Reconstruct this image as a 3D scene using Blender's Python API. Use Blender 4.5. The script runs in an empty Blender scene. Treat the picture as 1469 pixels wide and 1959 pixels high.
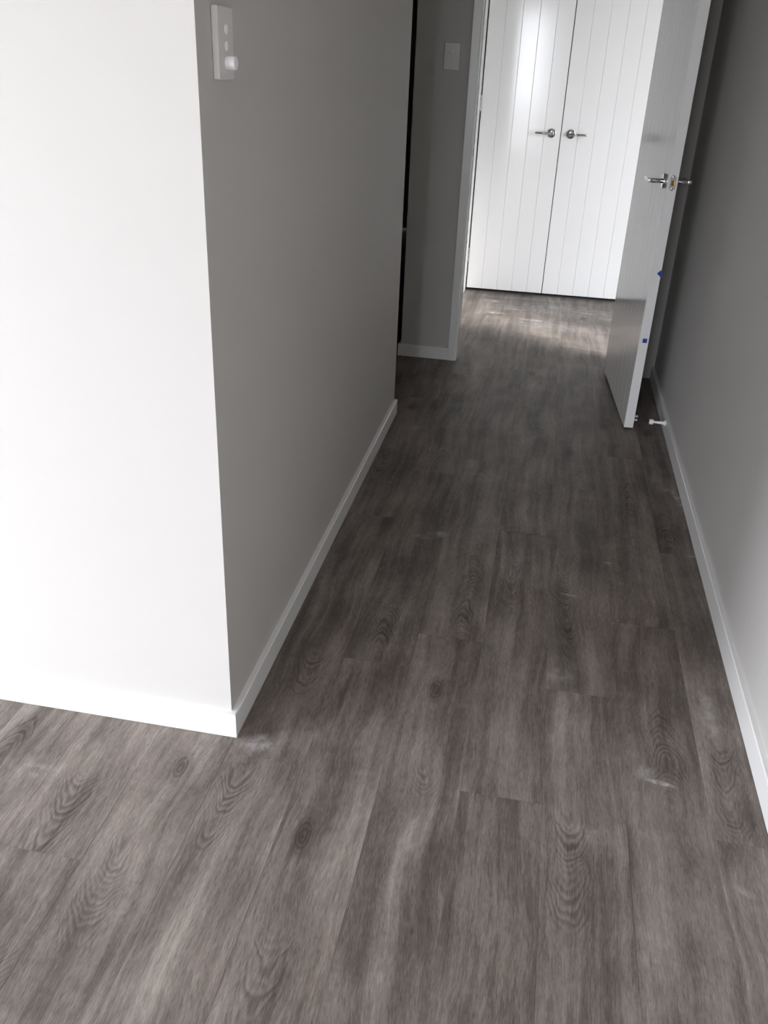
import bpy, bmesh, math, random
from mathutils import Vector, Matrix
random.seed(7)
SC = bpy.context.scene
COL = SC.collection

# ------------------------------------------------------------------ camera
F_PX = 1668.8
PITCH, YAW, ROLL, CAM_H = 0.4797, -0.1654, 0.0440, 1.3759
cy, sy, cp, sp = math.cos(YAW), math.sin(YAW), math.cos(PITCH), math.sin(PITCH)
fw = Vector((sy*cp, cy*cp, -sp)); r0 = Vector((cy, -sy, 0)); u0 = r0.cross(fw)
rr = r0*math.cos(ROLL) + u0*math.sin(ROLL); uu = -r0*math.sin(ROLL) + u0*math.cos(ROLL)
cd = bpy.data.cameras.new('camera'); cam = bpy.data.objects.new('camera', cd); COL.objects.link(cam)
cd.sensor_fit = 'HORIZONTAL'; cd.sensor_width = 36.0; cd.lens = F_PX/1469*36.0; cd.clip_start = 0.02
m = Matrix((rr, uu, -fw)).transposed().to_4x4(); m.translation = Vector((0, 0, CAM_H)); cam.matrix_world = m
SC.camera = cam

# ------------------------------------------------------------------ sky (bright overcast) and exposure
w = bpy.data.worlds.new('sky'); SC.world = w; w.use_nodes = True
nt = w.node_tree; bg = nt.nodes['Background']
tc = nt.nodes.new('ShaderNodeTexCoord'); sx = nt.nodes.new('ShaderNodeSeparateXYZ')
rp = nt.nodes.new('ShaderNodeValToRGB')
nt.links.new(tc.outputs['Generated'], sx.inputs[0]); nt.links.new(sx.outputs['Z'], rp.inputs[0])
rp.color_ramp.elements[0].position = 0.0; rp.color_ramp.elements[0].color = (0.905, 0.93, 1.0, 1)
rp.color_ramp.elements[1].position = 0.8; rp.color_ramp.elements[1].color = (0.875, 0.91, 1.0, 1)
nt.links.new(rp.outputs[0], bg.inputs[0]); bg.inputs[1].default_value = 9.0
SC.view_settings.view_transform = 'Standard'; SC.view_settings.look = 'None'
SC.view_settings.gamma = 1.0; SC.view_settings.use_curve_mapping = False
SC.view_settings.exposure = 1.25
SC.cycles.max_bounces = 12; SC.cycles.diffuse_bounces = 8; SC.cycles.glossy_bounces = 6
SC.cycles.caustics_reflective = False; SC.cycles.caustics_refractive = False
SC.cycles.sample_clamp_indirect = 6.0

# weak sun behind thin cloud (large soft disc), low from the front right
sl = bpy.data.lights.new('sun', 'SUN'); sl.energy = 5.5; sl.angle = math.radians(16); sl.color = (1.0, .97, .95)
sun = bpy.data.objects.new('sun', sl); COL.objects.link(sun)
sun.rotation_euler = (Vector((-.868*math.cos(.45), .497*math.cos(.45), -math.sin(.45)))).to_track_quat('-Z', 'Y').to_euler()

def portal(name, cx, cyy, cz, sxx, szz, rotx, rotz=0):
    l = bpy.data.lights.new(name, 'AREA'); l.shape = 'RECTANGLE'; l.size = sxx; l.size_y = szz
    l.cycles.is_portal = True
    o = bpy.data.objects.new(name, l); COL.objects.link(o); o.location = (cx, cyy, cz); o.rotation_euler = (rotx, 0, rotz)
WB2 = (-3.08, -1.30, 0.12, 2.12)    # unseen left-hand neighbour, added to brighten the front wall and door edge
WB = (-0.94, -0.27, 0.12, 2.12)     # back window x0,x1,z0,z1 in plane y=-3
WS = (-.3, 1.1, 0.05, 2.14)        # wide side window y0,y1,z0,z1 in plane x=-3.2
XS = -3.2
XN = 2.45
WF = (0.76, 1.80, 0.03, 2.14)       # far room window in the door wall plane
# area light shines along local -Z; rotx=+90deg makes it shine towards +Y
portal('back_window_portal', (WB[0]+WB[1])/2, -3.14, (WB[2]+WB[3])/2, WB[1]-WB[0], WB[3]-WB[2], math.pi/2)
portal('back_window_portal', (WB2[0]+WB2[1])/2, -3.14, (WB2[2]+WB2[3])/2, WB2[1]-WB2[0], WB2[3]-WB2[2], math.pi/2)
portal('far_window_portal', (WF[0]+WF[1])/2, 4.36, (WF[2]+WF[3])/2, WF[1]-WF[0], WF[3]-WF[2], math.pi/2)

portal('side_window_portal', XS-.14, (WS[0]+WS[1])/2, (WS[2]+WS[3])/2, WS[1]-WS[0], WS[3]-WS[2], math.pi/2, -math.pi/2)

# ------------------------------------------------------------------ helpers
def obj(name, bm, mat, parent=None, loc=None, smooth=False, **props):
    bmesh.ops.recalc_face_normals(bm, faces=bm.faces)
    me = bpy.data.meshes.new(name); bm.to_mesh(me); bm.free()
    me.materials.append(mat)
    if smooth:
        me.polygons.foreach_set('use_smooth', [True]*len(me.polygons))
        try: me.set_sharp_from_angle(angle=math.radians(40))
        except Exception: pass
    o = bpy.data.objects.new(name, me); COL.objects.link(o)
    if parent: o.parent = parent
    if loc: o.location = loc
    for k, v in props.items(): o[k] = v
    return o
def empty(name, loc=(0,0,0), **props):
    o = bpy.data.objects.new(name, None); COL.objects.link(o); o.location = loc; o.empty_display_size = .05
    for k, v in props.items(): o[k] = v
    return o
def box(bm, x0, x1, y0, y1, z0, z1, bev=0.0, seg=2):
    b = bmesh.new()
    vs = [b.verts.new((x, y, z)) for x in (x0, x1) for y in (y0, y1) for z in (z0, z1)]
    for f in ((0,1,3,2),(4,6,7,5),(0,4,5,1),(2,3,7,6),(0,2,6,4),(1,5,7,3)): b.faces.new([vs[i] for i in f])
    if bev: bmesh.ops.bevel(b, geom=b.edges[:], offset=bev, segments=seg, profile=.5, affect='EDGES')
    me = bpy.data.meshes.new('t'); b.to_mesh(me); b.free(); bm.from_mesh(me); bpy.data.meshes.remove(me)
    return bm
def cyl(bm, p0, p1, r0_, r1_=None, n=24, bev=0.0):
    """capped cylinder / cone from p0 to p1 (lathe with small rounded rims)"""
    r1_ = r0_ if r1_ is None else r1_
    p0 = Vector(p0); p1 = Vector(p1); ax = (p1-p0); L = ax.length; ax.normalize()
    a = ax.orthogonal().normalized(); b_ = ax.cross(a)
    prof = [(0, 0)] + ([(0, r0_-bev), (bev*.3, r0_-bev*.3), (bev, r0_)] if bev else [(0, r0_)])
    prof += ([(L-bev, r1_), (L-bev*.3, r1_-bev*.3), (L, r1_-bev)] if bev else [(L, r1_)]) + [(L, 0)]
    rings = []
    for t, r in prof:
        if r < 1e-7: rings.append([bm.verts.new(p0+ax*t)])
        else: rings.append([bm.verts.new(p0+ax*t+(a*math.cos(2*math.pi*i/n)+b_*math.sin(2*math.pi*i/n))*r) for i in range(n)])
    for A, B in zip(rings, rings[1:]):
        for i in range(n):
            j = (i+1) % n
            if len(A) == 1: bm.faces.new((A[0], B[i], B[j]))
            elif len(B) == 1: bm.faces.new((A[i], A[j], B[0]))
            else: bm.faces.new((A[i], A[j], B[j], B[i]))
    return bm
def prism(bm, pts, z0, z1):
    lo = [bm.verts.new((x, y, z0)) for x, y in pts]; hi = [bm.verts.new((x, y, z1)) for x, y in pts]
    n = len(pts); bm.faces.new(lo); bm.faces.new(hi)
    for i in range(n): bm.faces.new((lo[i], lo[(i+1) % n], hi[(i+1) % n], hi[i]))
    return bm

# ------------------------------------------------------------------ materials
class NB:
    def __init__(s, name):
        s.m = bpy.data.materials.new(name); s.m.use_nodes = True; s.nt = s.m.node_tree
        s.b = s.nt.nodes['Principled BSDF']; s.out = s.nt.nodes['Material Output']
    def n(s, t, **kw):
        x = s.nt.nodes.new(t)
        for k, v in kw.items(): setattr(x, k, v)
        return x
    def l(s, a, b): s.nt.links.new(a, b)
    def put(s, sock, v):
        if v is None: return
        if hasattr(v, 'node'): s.l(v, sock)
        else: sock.default_value = v
    def math(s, op, a, b=None, c=None, clamp=False):
        x = s.n('ShaderNodeMath', operation=op); x.use_clamp = clamp
        for i, v in enumerate((a, b, c)): s.put(x.inputs[i], v)
        return x.outputs[0]
    def noise(s, vec, scale=1, detail=2, rough=.5, dist=0, dims='3D', w=None):
        x = s.n('ShaderNodeTexNoise', noise_dimensions=dims)
        s.l(vec, x.inputs['Vector'])
        if w is not None: s.put(x.inputs['W'], w)
        x.inputs['Scale'].default_value = scale; x.inputs['Detail'].default_value = detail
        x.inputs['Roughness'].default_value = rough; x.inputs['Distortion'].default_value = dist
        return x.outputs['Fac']
    def comb(s, x, y, z):
        c = s.n('ShaderNodeCombineXYZ')
        for i, v in enumerate((x, y, z)): s.put(c.inputs[i], v)
        return c.outputs[0]
    def sstep(s, v, a, b):
        x = s.n('ShaderNodeMapRange', interpolation_type='SMOOTHSTEP'); s.put(x.inputs[0], v)
        x.inputs[1].default_value = a; x.inputs[2].default_value = b; x.inputs[3].default_value = 0; x.inputs[4].default_value = 1
        return x.outputs[0]
    def mix(s, f, a, b, mode='MIX'):
        x = s.n('ShaderNodeMix', data_type='RGBA', blend_type=mode)
        s.put(x.inputs[0], f)
        for i, v in ((6, a), (7, b)):
            if hasattr(v, 'node'): s.l(v, x.inputs[i])
            else: x.inputs[i].default_value = (*v, 1)
        return x.outputs[2]
    def bump(s, h, strength, dist=.001):
        x = s.n('ShaderNodeBump'); x.inputs['Strength'].default_value = strength; x.inputs['Distance'].default_value = dist
        s.l(h, x.inputs['Height']); s.l(x.outputs[0], s.b.inputs['Normal'])

def paint(name, col, rough, var=.02, bscale=900, bstr=.1, bdist=.0002, lowvar=1.5):
    k = NB(name); g = k.n('ShaderNodeNewGeometry')
    v = k.noise(g.outputs['Position'], lowvar, 3)
    lo = [c*(1-var) for c in col]; hi = [min(1, c*(1+var)) for c in col]
    k.l(k.mix(v, lo, hi), k.b.inputs['Base Color']); k.b.inputs['Roughness'].default_value = rough
    if bstr: k.bump(k.noise(g.outputs['Position'], bscale, 2), bstr, bdist)
    return k.m
M_WALL = paint('grey_wall_paint', (.53, .516, .495), .62, bscale=350, bstr=.25)
M_TRIM = paint('white_gloss_trim_paint', (.80, .80, .79), .25, bstr=.05)
M_CEIL = paint('white_ceiling_paint', (.62, .62, .61), .8)
M_DOOR = paint('white_gloss_door_paint', (.72, .72, .705), .11, bscale=40, bstr=.03, bdist=.0005)
M_PLATE = paint('white_switch_plastic', (.62, .61, .59), .3, bstr=0)
M_KNOB = paint('bright_white_plastic', (.88, .88, .88), .3, bstr=0)
M_ALU = paint('white_powder_coated_frame', (.75, .76, .76), .4, bstr=0)
M_DARK = paint('painted_shade_black', (.02, .02, .02), .8, bstr=0)  # near-black colour stands in for shade in the cupboard gap and latch hole
M_TAPE = paint('blue_masking_tape', (.012, .055, .33), .7, bscale=1500, bstr=.3)
M_GROUND = paint('pale_outdoor_paving', (.36, .35, .33), .9, var=.15)
def metal(name, col, rough):
    k = NB(name); k.b.inputs['Metallic'].default_value = 1
    g = k.n('ShaderNodeNewGeometry'); v = k.noise(g.outputs['Position'], 300, 2)
    k.l(k.mix(v, [c*.97 for c in col], col), k.b.inputs['Base Color']); k.b.inputs['Roughness'].default_value = rough
    return k.m
M_CHROME = metal('polished_chrome', (.62, .63, .64), .08)
M_SATIN = metal('satin_nickel', (.42, .42, .43), .38)
M_BRASS = metal('brass', (.85, .55, .16), .25)
k = NB('window_glass')
tr = k.n('ShaderNodeBsdfTransparent'); gl = k.n('ShaderNodeBsdfGlossy'); gl.inputs['Roughness'].default_value = .01
gg = k.n('ShaderNodeNewGeometry'); dt = k.n('ShaderNodeVectorMath', operation='DOT_PRODUCT')
k.l(gg.outputs['Normal'], dt.inputs[0]); k.l(gg.outputs['Incoming'], dt.inputs[1])
frs = k.math('MULTIPLY_ADD', k.math('POWER', k.math('SUBTRACT', 1, k.math('ABSOLUTE', dt.outputs['Value']), clamp=True), 5), .96, .04)
mx = k.n('ShaderNodeMixShader')
tr.inputs[0].default_value = (.95, .95, .95, 1)
k.l(frs, mx.inputs[0]); k.l(tr.outputs[0], mx.inputs[1]); k.l(gl.outputs[0], mx.inputs[2]); k.l(mx.outputs[0], k.out.inputs[0])
M_GLASS = k.m

# grey-brown oak vinyl plank. Every plank carries its own seed, tone, arch and knot position as object properties.
def wood():
    k = NB('grey_oak_plank'); b = k.b
    def at(n):
        a = k.n('ShaderNodeAttribute', attribute_type='OBJECT', attribute_name=n); return a.outputs['Fac']
    t = k.n('ShaderNodeTexCoord'); s = k.n('ShaderNodeSeparateXYZ'); k.l(t.outputs['Object'], s.inputs[0])
    X, Y = s.outputs[0], s.outputs[1]; seed = at('seed')
    M = k.math
    # slow sideways wander of the grain along the plank
    wob = k.noise(k.comb(M('MULTIPLY', X, 3.0), M('MULTIPLY', Y, 2.6), seed), 1, 2)
    Xw = M('ADD', X, M('MULTIPLY', M('SUBTRACT', wob, .5), .06))
    # broad tone streaks
    st1 = k.noise(k.comb(M('MULTIPLY', Xw, 26), M('MULTIPLY', Y, 1.5), seed), 1, 3, .55)
    st2 = k.noise(k.comb(M('MULTIPLY', Xw, 90), M('MULTIPLY', Y, 3.5), seed), 1, 3, .6)
    # fibres and pores
    fib = k.noise(k.comb(M('MULTIPLY', Xw, 420), M('MULTIPLY', Y, 38), seed), 1, 3, .7)
    por = k.noise(k.comb(M('MULTIPLY', Xw, 1000), M('MULTIPLY', Y, 70), seed), 1, 1, .5)
    # cathedral arches
    dx = M('SUBTRACT', Xw, at('arch_x')); dy = M('SUBTRACT', Y, at('arch_y'))
    wn = k.noise(k.comb(M('MULTIPLY', X, 24), M('MULTIPLY', Y, 9), seed), 1, 2, .5)
    ab = M('SQRT', M('ADD', M('MULTIPLY', dx, dx), .0004))
    v = M('ADD', M('MULTIPLY', Y, at('arch_dir')), M('MULTIPLY', ab, -3.6))
    v = M('ADD', v, M('MULTIPLY', M('SUBTRACT', wn, .5), .09))
    lw = k.noise(k.comb(M('MULTIPLY', X, 3), M('MULTIPLY', Y, 7), seed), 1, 1)
    v = M('ADD', v, M('MULTIPLY', M('SUBTRACT', lw, .5), .16))
    rid = M('FLOOR', M('MULTIPLY', v, 40)); rn = k.n('ShaderNodeTexWhiteNoise', noise_dimensions='1D'); k.l(rid, rn.inputs['W'])
    ph = M('FRACT', M('MULTIPLY', v, 40))
    ring = M('MULTIPLY', k.sstep(ph, 0.0, .6), M('SUBTRACT', 1, k.sstep(ph, .65, 1.0)))
    ring = M('MULTIPLY', ring, M('MULTIPLY_ADD', rn.outputs['Value'], .75, .3))
    mx_ = M('SUBTRACT', 1, k.sstep(M('ABSOLUTE', dx), .010, .055))
    my_ = M('SUBTRACT', 1, k.sstep(M('DIVIDE', M('ABSOLUTE', dy), at('arch_len')), .55, 1.0))
    brk = k.sstep(wn, .3, .55)
    amask = M('MULTIPLY', M('MULTIPLY', mx_, my_), M('MULTIPLY_ADD', brk, .6, .4))
    # knot
    kx = M('SUBTRACT', X, at('knot_x')); ky = M('MULTIPLY', M('SUBTRACT', Y, at('knot_y')), .42)
    kr = M('SQRT', M('ADD', M('MULTIPLY', kx, kx), M('MULTIPLY', ky, ky)))
    kr = M('ADD', kr, M('MULTIPLY', M('SUBTRACT', wn, .5), .016))
    kdark = M('SUBTRACT', 1, k.sstep(kr, .0, .03))
    kph = M('SINE', M('MULTIPLY', kr, 900)); kmask = M('MULTIPLY', M('SUBTRACT', 1, k.sstep(kr, .008, .026)), at('knot_on'))
    kring = M('MULTIPLY', M('MULTIPLY', kph, kmask), .09)
    # blotches
    blo = k.noise(k.comb(M('MULTIPLY', X, 9), M('MULTIPLY', Y, 5), seed), 1, 3, .6)
    val = M('MULTIPLY', M('SUBTRACT', st1, .5), 1.05)
    val = M('ADD', val, M('MULTIPLY', M('SUBTRACT', st2, .5), .40))
    val = M('ADD', val, M('MULTIPLY', M('SUBTRACT', fib, .5), .85))
    val = M('ADD', val, M('MULTIPLY', M('SUBTRACT', blo, .5), .75))
    val = M('SUBTRACT', val, M('MULTIPLY', k.sstep(por, .56, .70), .14))
    val = M('SUBTRACT', val, M('MULTIPLY', M('MULTIPLY', ring, M('MULTIPLY_ADD', amask, .92, .08)), .36))
    val = M('ADD', val, M('MULTIPLY', amask, .06))
    val = M('SUBTRACT', val, M('MULTIPLY', M('MULTIPLY', kdark, at('knot_on')), .36))
    val = M('ADD', val, kring)
    val = M('ADD', M('ADD', val, .5), at('tone'))
    cr = k.n('ShaderNodeValToRGB'); k.l(val, cr.inputs[0]); e = cr.color_ramp.elements
    G = 1.19
    def c(a): return (a[0]*G, a[1]*G, a[2]*G, 1)
    e[0].position = 0.0; e[0].color = c((.052, .042, .038))
    e[1].position = 1.0; e[1].color = c((.30, .272, .248))
    x = e.new(.33); x.color = c((.102, .088, .079))
    x = e.new(.62); x.color = c((.178, .157, .143))
    col = cr.outputs[0]
    # faint hue drift: reddish / bluish patches
    hue = k.noise(k.comb(M('MULTIPLY', X, 7), M('MULTIPLY', Y, 3), M('ADD', seed, 40)), 1, 2)
    col = k.mix(hue, k.mix(1.0, col, (1.04, .985, .945), 'MULTIPLY'), k.mix(1.0, col, (.985, 1.0, .985), 'MULTIPLY'))
    # white plaster dust and scuffs left on the boards (world positions)
    g = k.n('ShaderNodeNewGeometry'); P = g.outputs['Position']
    wisps = k.noise(P, 30, 5, .7, .35); soft = k.noise(P, 9, 3, .6, .6)
    tot = None
    for (px, py, rx, ry, ang, amt) in DUST:
        mp = k.n('ShaderNodeMapping', vector_type='TEXTURE'); k.l(P, mp.inputs[0])
        mp.inputs['Location'].default_value = (px, py, 0); mp.inputs['Rotation'].default_value = (0, 0, ang); mp.inputs['Scale'].default_value = (rx, ry, 1)
        ln = k.n('ShaderNodeVectorMath', operation='LENGTH'); k.l(mp.outputs[0], ln.inputs[0])
        d = M('MULTIPLY', M('SUBTRACT', 1, k.sstep(M('ADD', ln.outputs['Value'], M('MULTIPLY', M('SUBTRACT', soft, .5), 1.0)), .2, 1.0)), amt)
        tot = d if tot is None else M('MAXIMUM', tot, d)
    dust = M('MULTIPLY', tot, M('MULTIPLY_ADD', k.sstep(wisps, .42, .62), .75, .25))
    film = M('MULTIPLY', k.sstep(soft, .5, .78), M('MULTIPLY', k.sstep(wisps, .45, .7), .10))
    dust = M('MAXIMUM', dust, film)
    col = k.mix(dust, col, (.62, .61, .61))
    k.l(col, b.inputs['Base Color'])
    k.l(M('MULTIPLY_ADD', dust, .35, M('MULTIPLY_ADD', fib, .10, .38)), b.inputs['Roughness'])
    b.inputs['Specular IOR Level'].default_value = .16
    k.bump(M('ADD', M('MULTIPLY', fib, .6), M('MULTIPLY', val, .4)), .18, .0006)
    return k.m
DUST = [ # x, y, rx, ry, angle, amount
    (-.50, 1.43, .055, .035, .3, .32), (-.33, 1.52, .02, .05, 0, .0),
    (.349, 1.535, .03, .03, 0, .30), (.385, 1.508, .045, .009, -.15, .60), (.52, 1.78, .035, .13, 0, .28), (.16, 1.84, .05, .04, 0, .25),
    (-.232, 2.50, .045, .03, .4, .35), (-.29, 2.47, .05, .02, 0, .25), (.19, 2.23, .035, .008, -.1, .35), (.575, 2.56, .03, .007, 0, .5),
    (.58, 2.98, .02, .10, .2, .4), (.54, 3.05, .03, .02, .6, .25), (.31, 2.45, .02, .012, 0, .35), (-.15, 3.0, .10, .02, 0, .15), (-.45, 3.4, .08, .03, .3, .2),
    (.23, 1.33, .07, .04, 0, .16), (.33, 1.08, .05, .08, 0, .10), (-.60, .98, .05, .09, .2, .13), (-.93, 1.25, .09, .05, 0, .15),
    (.52, 1.25, .03, .012, -.5, .4), (-.30, 5.72, .10, .05, 0, .75), (-.15, 5.55, .30, .03, 0, .4), (-.03, 5.32, .11, .035, -.1, .8), (-.26, 5.42, .10, .03, 0, .6),
    (.28, 5.60, .16, .04, -.25, .6), (.12, 5.68, .35, .05, 0, .35), (.43, 5.50, .10, .06, 0, .4), (.1, 5.2, .5, .12, 0, .22), (.2, 5.62, .7, .22, 0, .25),
    (.30, 4.80, .25, .015, -.2, .3), (-.05, 5.85, .5, .05, 0, .25),
]
M_WOOD = wood()

# ------------------------------------------------------------------ measured layout (metres)
XL = -.554; XLW = -.568          # left baseboard face / left corridor wall face
YN = 1.435; YNW = 1.449          # near baseboard face / near wall face
YE = 3.542                       # far end of the left block
XR = .588; XRW = .602
YD = 4.368; YDW = 4.382          # door wall
YD2 = 4.49
YC = 5.9675                      # cupboard door face
BH = .0645; HC = 2.42
XE = -.6805                      # outer corner of the door wall stub

S = dict(kind='structure')
# ------------------------------------------------------------------ room shell
flo = obj('floor', box(bmesh.new(), XS-.12, XN+.12, -3.14, 8.3, -.12, -.0042), M_WOOD, **S)
for kk, vv in dict(seed=3.3, tone=0.0, arch_x=0.0, arch_y=0.0, arch_len=.2, arch_dir=1.0, knot_x=0.0, knot_y=0.0, knot_on=0.0).items(): flo[kk] = vv
obj('ceiling', box(bmesh.new(), XS-.12, XN+.12, -3.14, 8.3, HC, HC+.1), M_CEIL, **S)
obj('wall_left', box(bmesh.new(), XS, XLW, YNW, YE, 0, HC), M_WALL, **S)
obj('wall_right', box(bmesh.new(), XRW, .72, -3.0, YDW, 0, HC), M_WALL, **S)
bm = bmesh.new()
box(bm, XS-.12, WB2[0], -3.14, -3.0, 0, HC); box(bm, WB2[1], WB[0], -3.14, -3.0, 0, HC); box(bm, WB2[0], WB2[1], -3.14, -3.0, WB2[3], HC); box(bm, WB2[0], WB2[1], -3.14, -3.0, 0, WB2[2]); box(bm, WB[1], .72, -3.14, -3.0, 0, HC)
box(bm, WB[0], WB[1], -3.14, -3.0, WB[3], HC); box(bm, WB[0], WB[1], -3.14, -3.0, 0, WB[2])
obj('wall_back', bm, M_WALL, **S)
bm = bmesh.new()
box(bm, XS-.12, XS, -3.0, WS[0], 0, HC); box(bm, XS-.12, XS, WS[1], 8.18, 0, HC)
box(bm, XS-.12, XS, WS[0], WS[1], 0, WS[2]); box(bm, XS-.12, XS, WS[0], WS[1], WS[3], HC)
obj('wall_side', bm, M_WALL, **S)
JL, JR, JH = -.403, .424, 2.065    # rough opening
bm = bmesh.new()
box(bm, XE, JL, YDW, YD2, 0, HC); box(bm, JL, JR, YDW, YD2, JH, HC); box(bm, JR, WF[0], YDW, YD2, 0, HC)
box(bm, WF[0], WF[1], YDW, YD2, 0, WF[2]); box(bm, WF[0], WF[1], YDW, YD2, WF[3], HC); box(bm, WF[1], XN+.12, YDW, YD2, 0, HC)
obj('wall_far', bm, M_WALL, **S)
obj('wall_inner', box(bmesh.new(), XE, -.56, YD2, 6.7, 0, HC), M_WALL, **S)
bm = bmesh.new()
box(bm, XN, XN+.12, YD2, 8.18, 0, HC)
obj('wall_end', bm, M_WALL, **S)
bm = bmesh.new(); box(bm, .565, XN, YC+.005, 6.12, 0, HC); box(bm, -.56, .565, YC+.005, 6.12, 2.10, HC)
obj('wall_cupboard', bm, M_WALL, **S)
obj('wall_hall', box(bmesh.new(), XS-.12, XN+.12, 8.18, 8.3, 0, HC), M_WALL, **S)
g_ = obj('ground', box(bmesh.new(), -30, 30, -30, 30, -.5, -.13), M_GROUND, **S)

# ------------------------------------------------------------------ floor planks
EX = [-.386 + .1725*i for i in range(-14, 10)]
JO = {}   # butt joint y for columns, keyed by index of left edge relative to -.386
JO.update({-1: 1.387, 0: 1.784, 1: 1.936, 2: 1.389, 3: 1.778, 4: 2.12, 5: 2.56, -2: 1.72, -3: 1.05, -4: .62, -5: 1.3})
PL = 1.19; PB = .0004
FEAT = {  # (column, key y inside the plank) -> world-space features
    (3, 1.2): dict(arch=(.186, 1.235, .17, 1)), (3, 2.0): dict(arch=(.18, 2.2, .35, 1)),
    (2, 1.0): dict(arch=(.06, .8, .1, -1)), (2, 2.0): dict(arch=(.02, 2.25, .16, 1), knot=(.07, 2.62)),
    (4, 1.5): dict(arch=(.405, 1.62, .19, -1)), (4, 2.5): dict(arch=(.40, 2.9, .35, -1)),
    (5, 1.5): dict(arch=(.527, 1.53, .17, 1)),
    (1, 1.5): dict(knot=(-.135, 1.709), arch=(-.11, 1.62, .09, 1)), (1, .5): dict(knot=(-.123, 1.2)), (1, 2.5): dict(arch=(-.10, 2.2, .3, -1), knot=(-.1, 2.05)),
    (0, 1.2): dict(knot=(-.334, 1.197), arch=(-.33, .87, .12, 1)), (0, 2.2): dict(arch=(-.3, 1.95, .12, -1)),
    (-1, 1.2): dict(arch=(-.512, 1.24, .14, 1)), (-2, 1.2): dict(knot=(-.64, 1.318), arch=(-.66, 1.0, .15, 1)),
    (-1, 2.0): dict(arch=(-.46, 1.70, .1, 1)),
}
FEAT[(1, 1.5)] = dict(knot=(-.135, 1.709), arch=(-.122, 1.40, .06, 1))
pm = {}
def plank_mesh(wd, ln):
    key = (round(wd, 4), round(ln, 4))
    if key not in pm:
        b = bmesh.new(); hx, hy = wd/2-.00008, ln/2-.00012
        lay = [(hx, hy, -.004), (hx, hy, -PB), (hx-PB, hy-PB, 0)]
        R_ = [[b.verts.new((a*x_, c_*y_, z_)) for a, c_ in ((-1,-1),(1,-1),(1,1),(-1,1))] for x_, y_, z_ in lay]
        b.faces.new(R_[0]); b.faces.new(R_[2])
        for A, B in zip(R_, R_[1:]):
            for i in range(4): b.faces.new((A[i], A[(i+1)%4], B[(i+1)%4], B[i]))
        bmesh.ops.recalc_face_normals(b, faces=b.faces)
        me = bpy.data.meshes.new('plank'); b.to_mesh(me); b.free(); me.materials.append(M_WOOD); pm[key] = me
    return pm[key]
for ci in range(-11, 9):
    x0 = -.386 + .1725*ci; x1 = x0 + .1725
    if ci == 5: x1 = XRW - .001
    j = JO.get(ci, random.uniform(.2, 1.3))
    ys = [j + PL*q for q in range(-3, 6)]
    if ci <= -2: ranges = [(-.45, YNW-.002)] + ([(YE+.002, 6.6)] if ci >= -7 else [])
    elif ci == -1: ranges = [(-.45, 6.0)]
    elif ci <= 5: ranges = [(-.45, 6.06)]
    else: ranges = [(YD2+.002, YC)]
    if ci == -2: ranges = [(-.45, YNW-.002), (YE+.002, YDW-.002)]
    for (ra, rb) in ranges:
        for ya in ys:
            a, b_ = max(ya, ra), min(ya+PL, rb)
            if b_-a < .02: continue
            xx0, xx1 = x0, x1
            if ci == 6: xx0 = x0
            o = bpy.data.objects.new('plank', plank_mesh(xx1-xx0, b_-a)); COL.objects.link(o); o.parent = flo
            cx_, cy_ = (xx0+xx1)/2, (a+b_)/2; o.location = (cx_, cy_, 0)
            o['seed'] = random.uniform(0, 60); o['tone'] = random.uniform(-.03, .03)
            o['arch_x'] = random.uniform(-.04, .04); o['arch_y'] = random.uniform(-.45, .45); o['arch_len'] = random.choice([.12, .2, .3]); o['arch_dir'] = float(random.choice([-1, 1]))
            o['knot_x'] = random.uniform(-.06, .06); o['knot_y'] = random.uniform(-.5, .5); o['knot_on'] = float(random.random() < .45)
            for (fc, fy), d in FEAT.items():
                if fc == ci and a <= fy <= b_:
                    if 'arch' in d:
                        o['arch_x'] = d['arch'][0]-cx_; o['arch_y'] = d['arch'][1]-cy_; o['arch_len'] = d['arch'][2]; o['arch_dir'] = float(d['arch'][3])
                    if 'knot' in d: o['knot_x'] = d['knot'][0]-cx_; o['knot_y'] = d['knot'][1]-cy_; o['knot_on'] = 1.0
                    else: o['knot_on'] = 0.0

# ------------------------------------------------------------------ baseboards (square profile, eased top edge, mitred)
def run(bm, p, q, nrm, m0, m1, h=BH, t=.014, e=.0025):
    """board along p->q on a wall face; nrm points into the room; m0/m1 = mitre length added at the ends at full thickness"""
    p = Vector((*p, 0)); q = Vector((*q, 0)); n = Vector((*nrm, 0)); d = (q-p).normalized()
    prof = [(0, .001), (t, .001), (t, h-e), (t-e, h), (0, h)]
    A = [bm.verts.new(p + n*o_ - d*(m0*o_/t) + Vector((0, 0, z))) for o_, z in prof]
    B = [bm.verts.new(q + n*o_ + d*(m1*o_/t) + Vector((0, 0, z))) for o_, z in prof]
    bm.faces.new(A); bm.faces.new(B)
    for i in range(5): bm.faces.new((A[i], A[(i+1)%5], B[(i+1)%5], B[i]))
T = .014
def bb(name, *a, **kw):
    b = bmesh.new(); run(b, *a, **kw); return obj(name, b, M_TRIM, **S)
bb('baseboard_front', (XS, YNW), (XLW, YNW), (0, -1), 0, T)
bb('baseboard_left', (XLW, YNW), (XLW, YE), (1, 0), T, 0)
bb('baseboard_right', (XRW, YDW-T), (XRW, -2.98), (-1, 0), 0, 0)
bb('baseboard_far', (XE, YDW), (-.4321, YDW), (0, -1), T, 0)
bb('baseboard_hall', (XE, 6.68), (XE, YDW), (-1, 0), 0, T)

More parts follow.
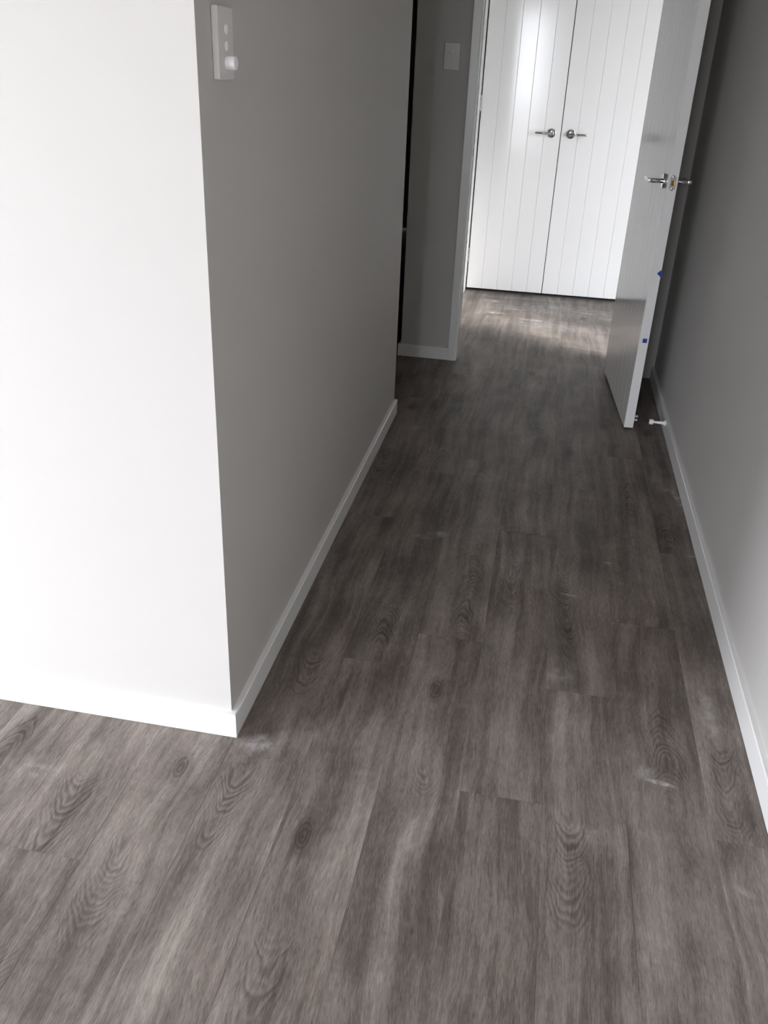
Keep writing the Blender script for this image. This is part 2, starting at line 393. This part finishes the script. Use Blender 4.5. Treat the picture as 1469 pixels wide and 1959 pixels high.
# ------------------------------------------------------------------ door frame: jambs, stops, architraves
bm = bmesh.new()
JF = -.3888     # left jamb face
box(bm, JL, JF, YDW-.006, YD2+.004, 0, JH, .001); box(bm, .408, JR, YDW-.002, YD2+.004, 0, JH, .001)
box(bm, JF, .408, YDW-.002, YD2+.004, 2.048, JH)
box(bm, JF, JF+.0028, 4.425, 4.458, 0, 2.048, .001)      # door stop
box(bm, .398, .408, 4.425, 4.458, 0, 2.048, .001); box(bm, JF+.0028, .398, 4.425, 4.458, 2.036, 2.048, .001)
frame = obj('trim_1', bm, M_TRIM, **S)
def arch(name, x0, x1, z1):
    obj(name, box(bmesh.new(), x0, x1, YDW-.018, YDW, 0, z1, .0025), M_TRIM, **S)
arch('trim_2', -.4324, -.3935, 2.095); arch('trim_3', .414, .467, 2.095)
obj('trim_4', box(bmesh.new(), -.391, .414, YDW-.018, YDW, 2.053, 2.095, .0025), M_TRIM, **S)
bm = bmesh.new(); box(bm, JF, JF+.0012, 4.392, 4.414, .965, 1.035); 
strike = obj('strike_plate', bm, M_SATIN, frame)
obj('latch_hole_shade', box(bmesh.new(), JF+.0012, JF+.0015, 4.397, 4.409, .985, 1.015), M_DARK, strike)  # solid slab on the plate, the hole's darkness put into its colour

# ------------------------------------------------------------------ leaf builder (grooved boards)
def leaf(boards, width, thick, z0, z1, parent, name, faces, groove=.0046, depth=.0034, lastflat=0.0):
    """door leaf: core plus boards with chamfered long edges. local x = width, y=0 front face, y=thick back"""
    core = obj(name, box(bmesh.new(), 0, width, depth, thick-(depth if 'b' in faces else 0), z0, z1, .0008, 1), M_DOOR, parent)
    pw = width/boards
    b = bmesh.new(); h = pw/2
    pr_ = [(-h+.0002, depth+.0003), (-h+.0002, depth*.8), (-h+groove/2, 0), (h-groove/2, 0), (h-.0002, depth*.8), (h-.0002, depth+.0003)]
    prism(b, pr_, z0, z1); bmesh.ops.recalc_face_normals(b, faces=b.faces)
    me = bpy.data.meshes.new('board'); b.to_mesh(me); b.free(); me.materials.append(M_DOOR)
    for side in faces:
        for i in range(boards):
            o = bpy.data.objects.new('board', me); COL.objects.link(o); o.parent = core
            if side == 'f': o.location = (pw*(i+.5), 0, 0)
            else: o.location = (pw*(i+.5), thick, 0); o.rotation_euler = (0, 0, math.pi)
    return core

# ------------------------------------------------------------------ built-in cupboard
XC0, XCG0, XCG1, XC1 = -.4975, .0045, .0085, .5105
cup = empty('built_in_cupboard', (0.006, YC, 0), label='tall white built-in cupboard with two V-grooved doors at the end of the corridor', category='cupboard')
bm = bmesh.new()
box(bm, -.566, -.511, -.165, .15, 0, 2.10, .002); box(bm, .512, .559, -.004, .15, 0, 2.10, .002)
box(bm, -.511, .512, -.012, .15, 2.055, 2.10, .002)
obj('frame', bm, M_TRIM, cup)
bm = bmesh.new(); box(bm, -.511, .512, .012, .60, .0, .006); box(bm, -.511, .512, .60, .62, 0, 2.1)
box(bm, -.53, -.511, .15, .62, 0, 2.1); box(bm, .512, .53, .15, .62, 0, 2.1); box(bm, -.53, .53, .15, .62, 2.1, 2.12)
obj('carcass', bm, M_DARK, cup)  # coloured near-black so the gap under the doors reads as shade
def lever(bm, c, out, along, length=.10, rose=.0265, proj=.048):
    c = Vector(c); out = Vector(out); along = Vector(along)
    cyl(bm, c, c+out*.009, rose, n=40, bev=.002)
    cyl(bm, c+out*.008, c+out*proj, .0085, n=24, bev=.001)
    cyl(bm, c+out*(proj-.003)-along*.011, c+out*(proj-.003)+along*length, .0078, .0062, n=24, bev=.0015)
    return bm
for (xa, xb, hx, dirx) in ((XC0, XCG0, -.050, -1), (XCG1, XC1, .0675, 1)):
    d = leaf(5, xb-xa, 0.035, .018, 2.05, cup, 'door', 'f')
    d.location = (xa-.006, 0, 0)
    bm = bmesh.new(); lever(bm, (hx-xa, 0, 1.003), (0, -1, 0), (dirx, 0, 0), .100)
    obj('lever_handle', bm, M_CHROME, d, smooth=True, label='chrome lever handle on a round rose')
    for hz in (.185, 1.105, 1.80):
        bm = bmesh.new(); xh = -.0035 if dirx < 0 else (xb-xa)+.0035
        for q in range(3): cyl(bm, (xh, -.0035, hz+.031*q), (xh, -.0035, hz+.031*q+.0295), .0048, n=16, bev=.0008)
        obj('hinge', bm, M_SATIN, d, smooth=True)

# ------------------------------------------------------------------ open passage door (structure)
P0 = Vector((.3639, 4.4196, 0)); P1 = Vector((.4196, 3.627, 0)); dirv = (P1-P0).normalized(); LW = (P1-P0).length
# local x runs from hinge to latch edge, local y from the left face into the leaf
door = empty('door_1', P0, kind='structure')
door.rotation_euler = (0, 0, math.atan2(dirv.y, dirv.x))
D = leaf(8, LW, .0385, .012, 2.04, door, 'leaf', 'fb', groove=.0035, depth=.0014)
# leaf() puts the front (y=0) towards -y local; here the leaf body must extend towards +x world = +y local
obj('edge_strip', box(bmesh.new(), LW-.0005, LW+.0012, .0002, .0383, .012, 2.04, .0005, 1), M_TRIM, door, label='plain white edge of the open door')
bm = bmesh.new(); lever(bm, (LW-.058, 0, 1.0), (0, -1, 0), (-1, 0, 0), .105, rose=.027, proj=.058)
obj('lever_handle', bm, M_CHROME, door, smooth=True, label='chrome lever handle')
bm = bmesh.new(); lever(bm, (LW-.058, .0385, 1.0), (0, 1, 0), (-1, 0, 0), .105, rose=.027, proj=.058)
obj('lever_handle', bm, M_CHROME, door, smooth=True, label='chrome lever handle')
# latch plate with rounded ends, screws and brass bolt
b = bmesh.new(); box(b, 0, .0012, -.0115, .0115, -.0285, .0285)
bmesh.ops.bevel(b, geom=[e for e in b.edges if abs(e.verts[0].co.y-e.verts[1].co.y) < 1e-6 and abs(e.verts[0].co.z-e.verts[1].co.z) < 1e-6], offset=.006, segments=5, affect='EDGES')
lp = obj('latch_plate', b, M_SATIN, door, loc=(LW+.0012, .0200, 1.0), label='satin metal latch plate')
bm = bmesh.new()
for z in (-.0205, .0205): cyl(bm, (.001, 0, z), (.0022, 0, z), .0042, n=16, bev=.0006)
obj('screw', bm, M_CHROME, lp, smooth=True)
bm = bmesh.new(); prism(bm, [(.001, -.0062), (.001, .0062), (.011, .0062), (.0095, .003), (.002, -.0062)], -.0095, .0095)
obj('latch_bolt', bm, M_BRASS, lp, label='brass latch bolt')
for hz in (.16, 1.0, 1.83):
    bm = bmesh.new(); cyl(bm, (-.004, .041, hz), (-.004, .041, hz+.1), .006, n=16, bev=.001)
    obj('hinge', bm, M_SATIN, door, smooth=True)
# small white catch low on the corridor side of the door
bm = bmesh.new(); box(bm, LW-.052, LW-.022, .0385, .0415, .028, .062, .001)
for z in (.036, .053): box(bm, LW-.044, LW-.030, .041, .058, z-.0028, z+.0028, .001)
obj('door_catch', bm, M_KNOB, door, label='small white two-pronged catch')

# ------------------------------------------------------------------ tape bits on the door edge
def on_edge(x, z): # world position on the latch edge at world x
    n = Vector((-dirv.y, dirv.x, 0))   # local +y
    tpar = (x-P1.x)/n.x
    return P1 + dirv*.0018 + n*tpar + Vector((0, 0, z))
for (x, z, rot, lab) in ((.4545, .665, math.pi/4, 'blue masking tape bit stuck cornerwise on the open door edge, the upper one'),
                         (.442, .393, .0, 'blue masking tape bit stuck square on the open door edge, the lower one')):
    b = bmesh.new(); box(b, -.0003, .0006, -.0088, .0088, -.0088, .0088, .0002, 1)
    o = obj('masking_tape', b, M_TAPE, loc=on_edge(x, z), label=lab, category='tape', group='blue tape bits on the open door')
    o.rotation_euler = Matrix.Rotation(math.atan2(dirv.y, dirv.x), 3, 'Z').to_4x4().to_3x3().__matmul__(Matrix.Rotation(rot, 3, 'X')).to_euler()

# ------------------------------------------------------------------ door stop on the right baseboard
st = empty('door_stop', (XR, 3.645, .042), label='white peg door stop fixed to the right baseboard below the open door', category='door stop')
obj('base', cyl(bmesh.new(), (0, 0, 0), (-.005, 0, 0), .0125, .011, bev=.001), M_KNOB, st, smooth=True)
obj('shaft', cyl(bmesh.new(), (-.004, 0, 0), (-.050, 0, .0), .0075, .0045, bev=.0005), M_KNOB, st, smooth=True)
obj('head', cyl(bmesh.new(), (-.048, 0, .0), (-.066, 0, .0), .0115, .0115, bev=.002), M_KNOB, st, smooth=True)

# ------------------------------------------------------------------ light switches
def rocker(bm, c, n_, u_, v_):
    # round-ended rocker button
    c = Vector(c); n_ = Vector(n_)
    cyl(bm, c, c+n_*.0022, .0075, .0068, n=20, bev=.0006); return bm
sw = empty('light_switch', (XLW, 1.553, 1.3865), label='tall white switch plate with a dimmer knob on the left corridor wall near the corner', category='light switch')
obj('plate', box(bmesh.new(), 0, .0115, -.0365, .0365, -.0535, .0535, .0022), M_PLATE, sw)
for z in (.0205, -.0035):
    b = bmesh.new(); rocker(b, (.0113, 0, z), (1, 0, 0), 0, 0); obj('button', b, M_KNOB, sw, smooth=True)
b = bmesh.new(); cyl(b, (.0113, 0, -.0285), (.0275, 0, -.0285), .0112, .0104, n=32, bev=.001)
obj('dimmer_knob', b, M_KNOB, sw, smooth=True, label='round white dimmer knob')
sw2 = empty('light_switch', (-.5135, YDW, 1.3935), label='white two-button switch plate on the dark far wall left of the doorway', category='light switch')
obj('plate', box(bmesh.new(), -.0355, .0355, -.0085, 0, -.0545, .0545, .002), M_PLATE, sw2)
for z in (.0175, -.0155):
    b = bmesh.new(); cyl(b, (0, -.0083, z), (0, -.0110, z), .0075, .0068, n=20, bev=.0006); obj('button', b, M_KNOB, sw2, smooth=True)

# ------------------------------------------------------------------ windows (behind the viewer and in the far room)
def window(name, x0, x1, z0, z1, y, n, parent=None):
    wn = empty(name, ((x0+x1)/2, y, z0), kind='structure')
    hw = (x1-x0)/2; h = z1-z0; b = bmesh.new(); t = .045
    for a, c_ in ((-hw, -hw+t), (hw-t, hw)): box(b, a, c_, -.035, .035, 0, h, .002)
    box(b, -hw+t, hw-t, -.035, .035, 0, t, .002); box(b, -hw+t, hw-t, -.035, .035, h-t, h, .002)
    for i in range(1, n):
        xm = -hw + (2*hw)*i/n; box(b, xm-.025, xm+.025, -.03, .03, t, h-t, .002)
    obj('frame', b, M_ALU, wn)
    for i in range(n):
        xa = -hw + 2*hw*i/n; xb = -hw + 2*hw*(i+1)/n
        obj('pane', box(bmesh.new(), xa+.02, xb-.02, -.003, .003, t-.01, h-t+.01), M_GLASS, wn)
window('window_1', WB[0], WB[1], WB[2], WB[3], -3.07, 1)
window('added_back_window', WB2[0], WB2[1], WB2[2], WB2[3], -3.07, 1)  # unseen extra window, added for the light it lets in
window('window_2', WF[0], WF[1], WF[2], WF[3], (YDW+YD2)/2, 1)
window('window_3', WS[0], WS[1], WS[2], WS[3], 0, 1)
bpy.data.objects['window_3'].location = (XS-.06, (WS[0]+WS[1])/2, WS[2]); bpy.data.objects['window_3'].rotation_euler = (0, 0, math.pi/2)
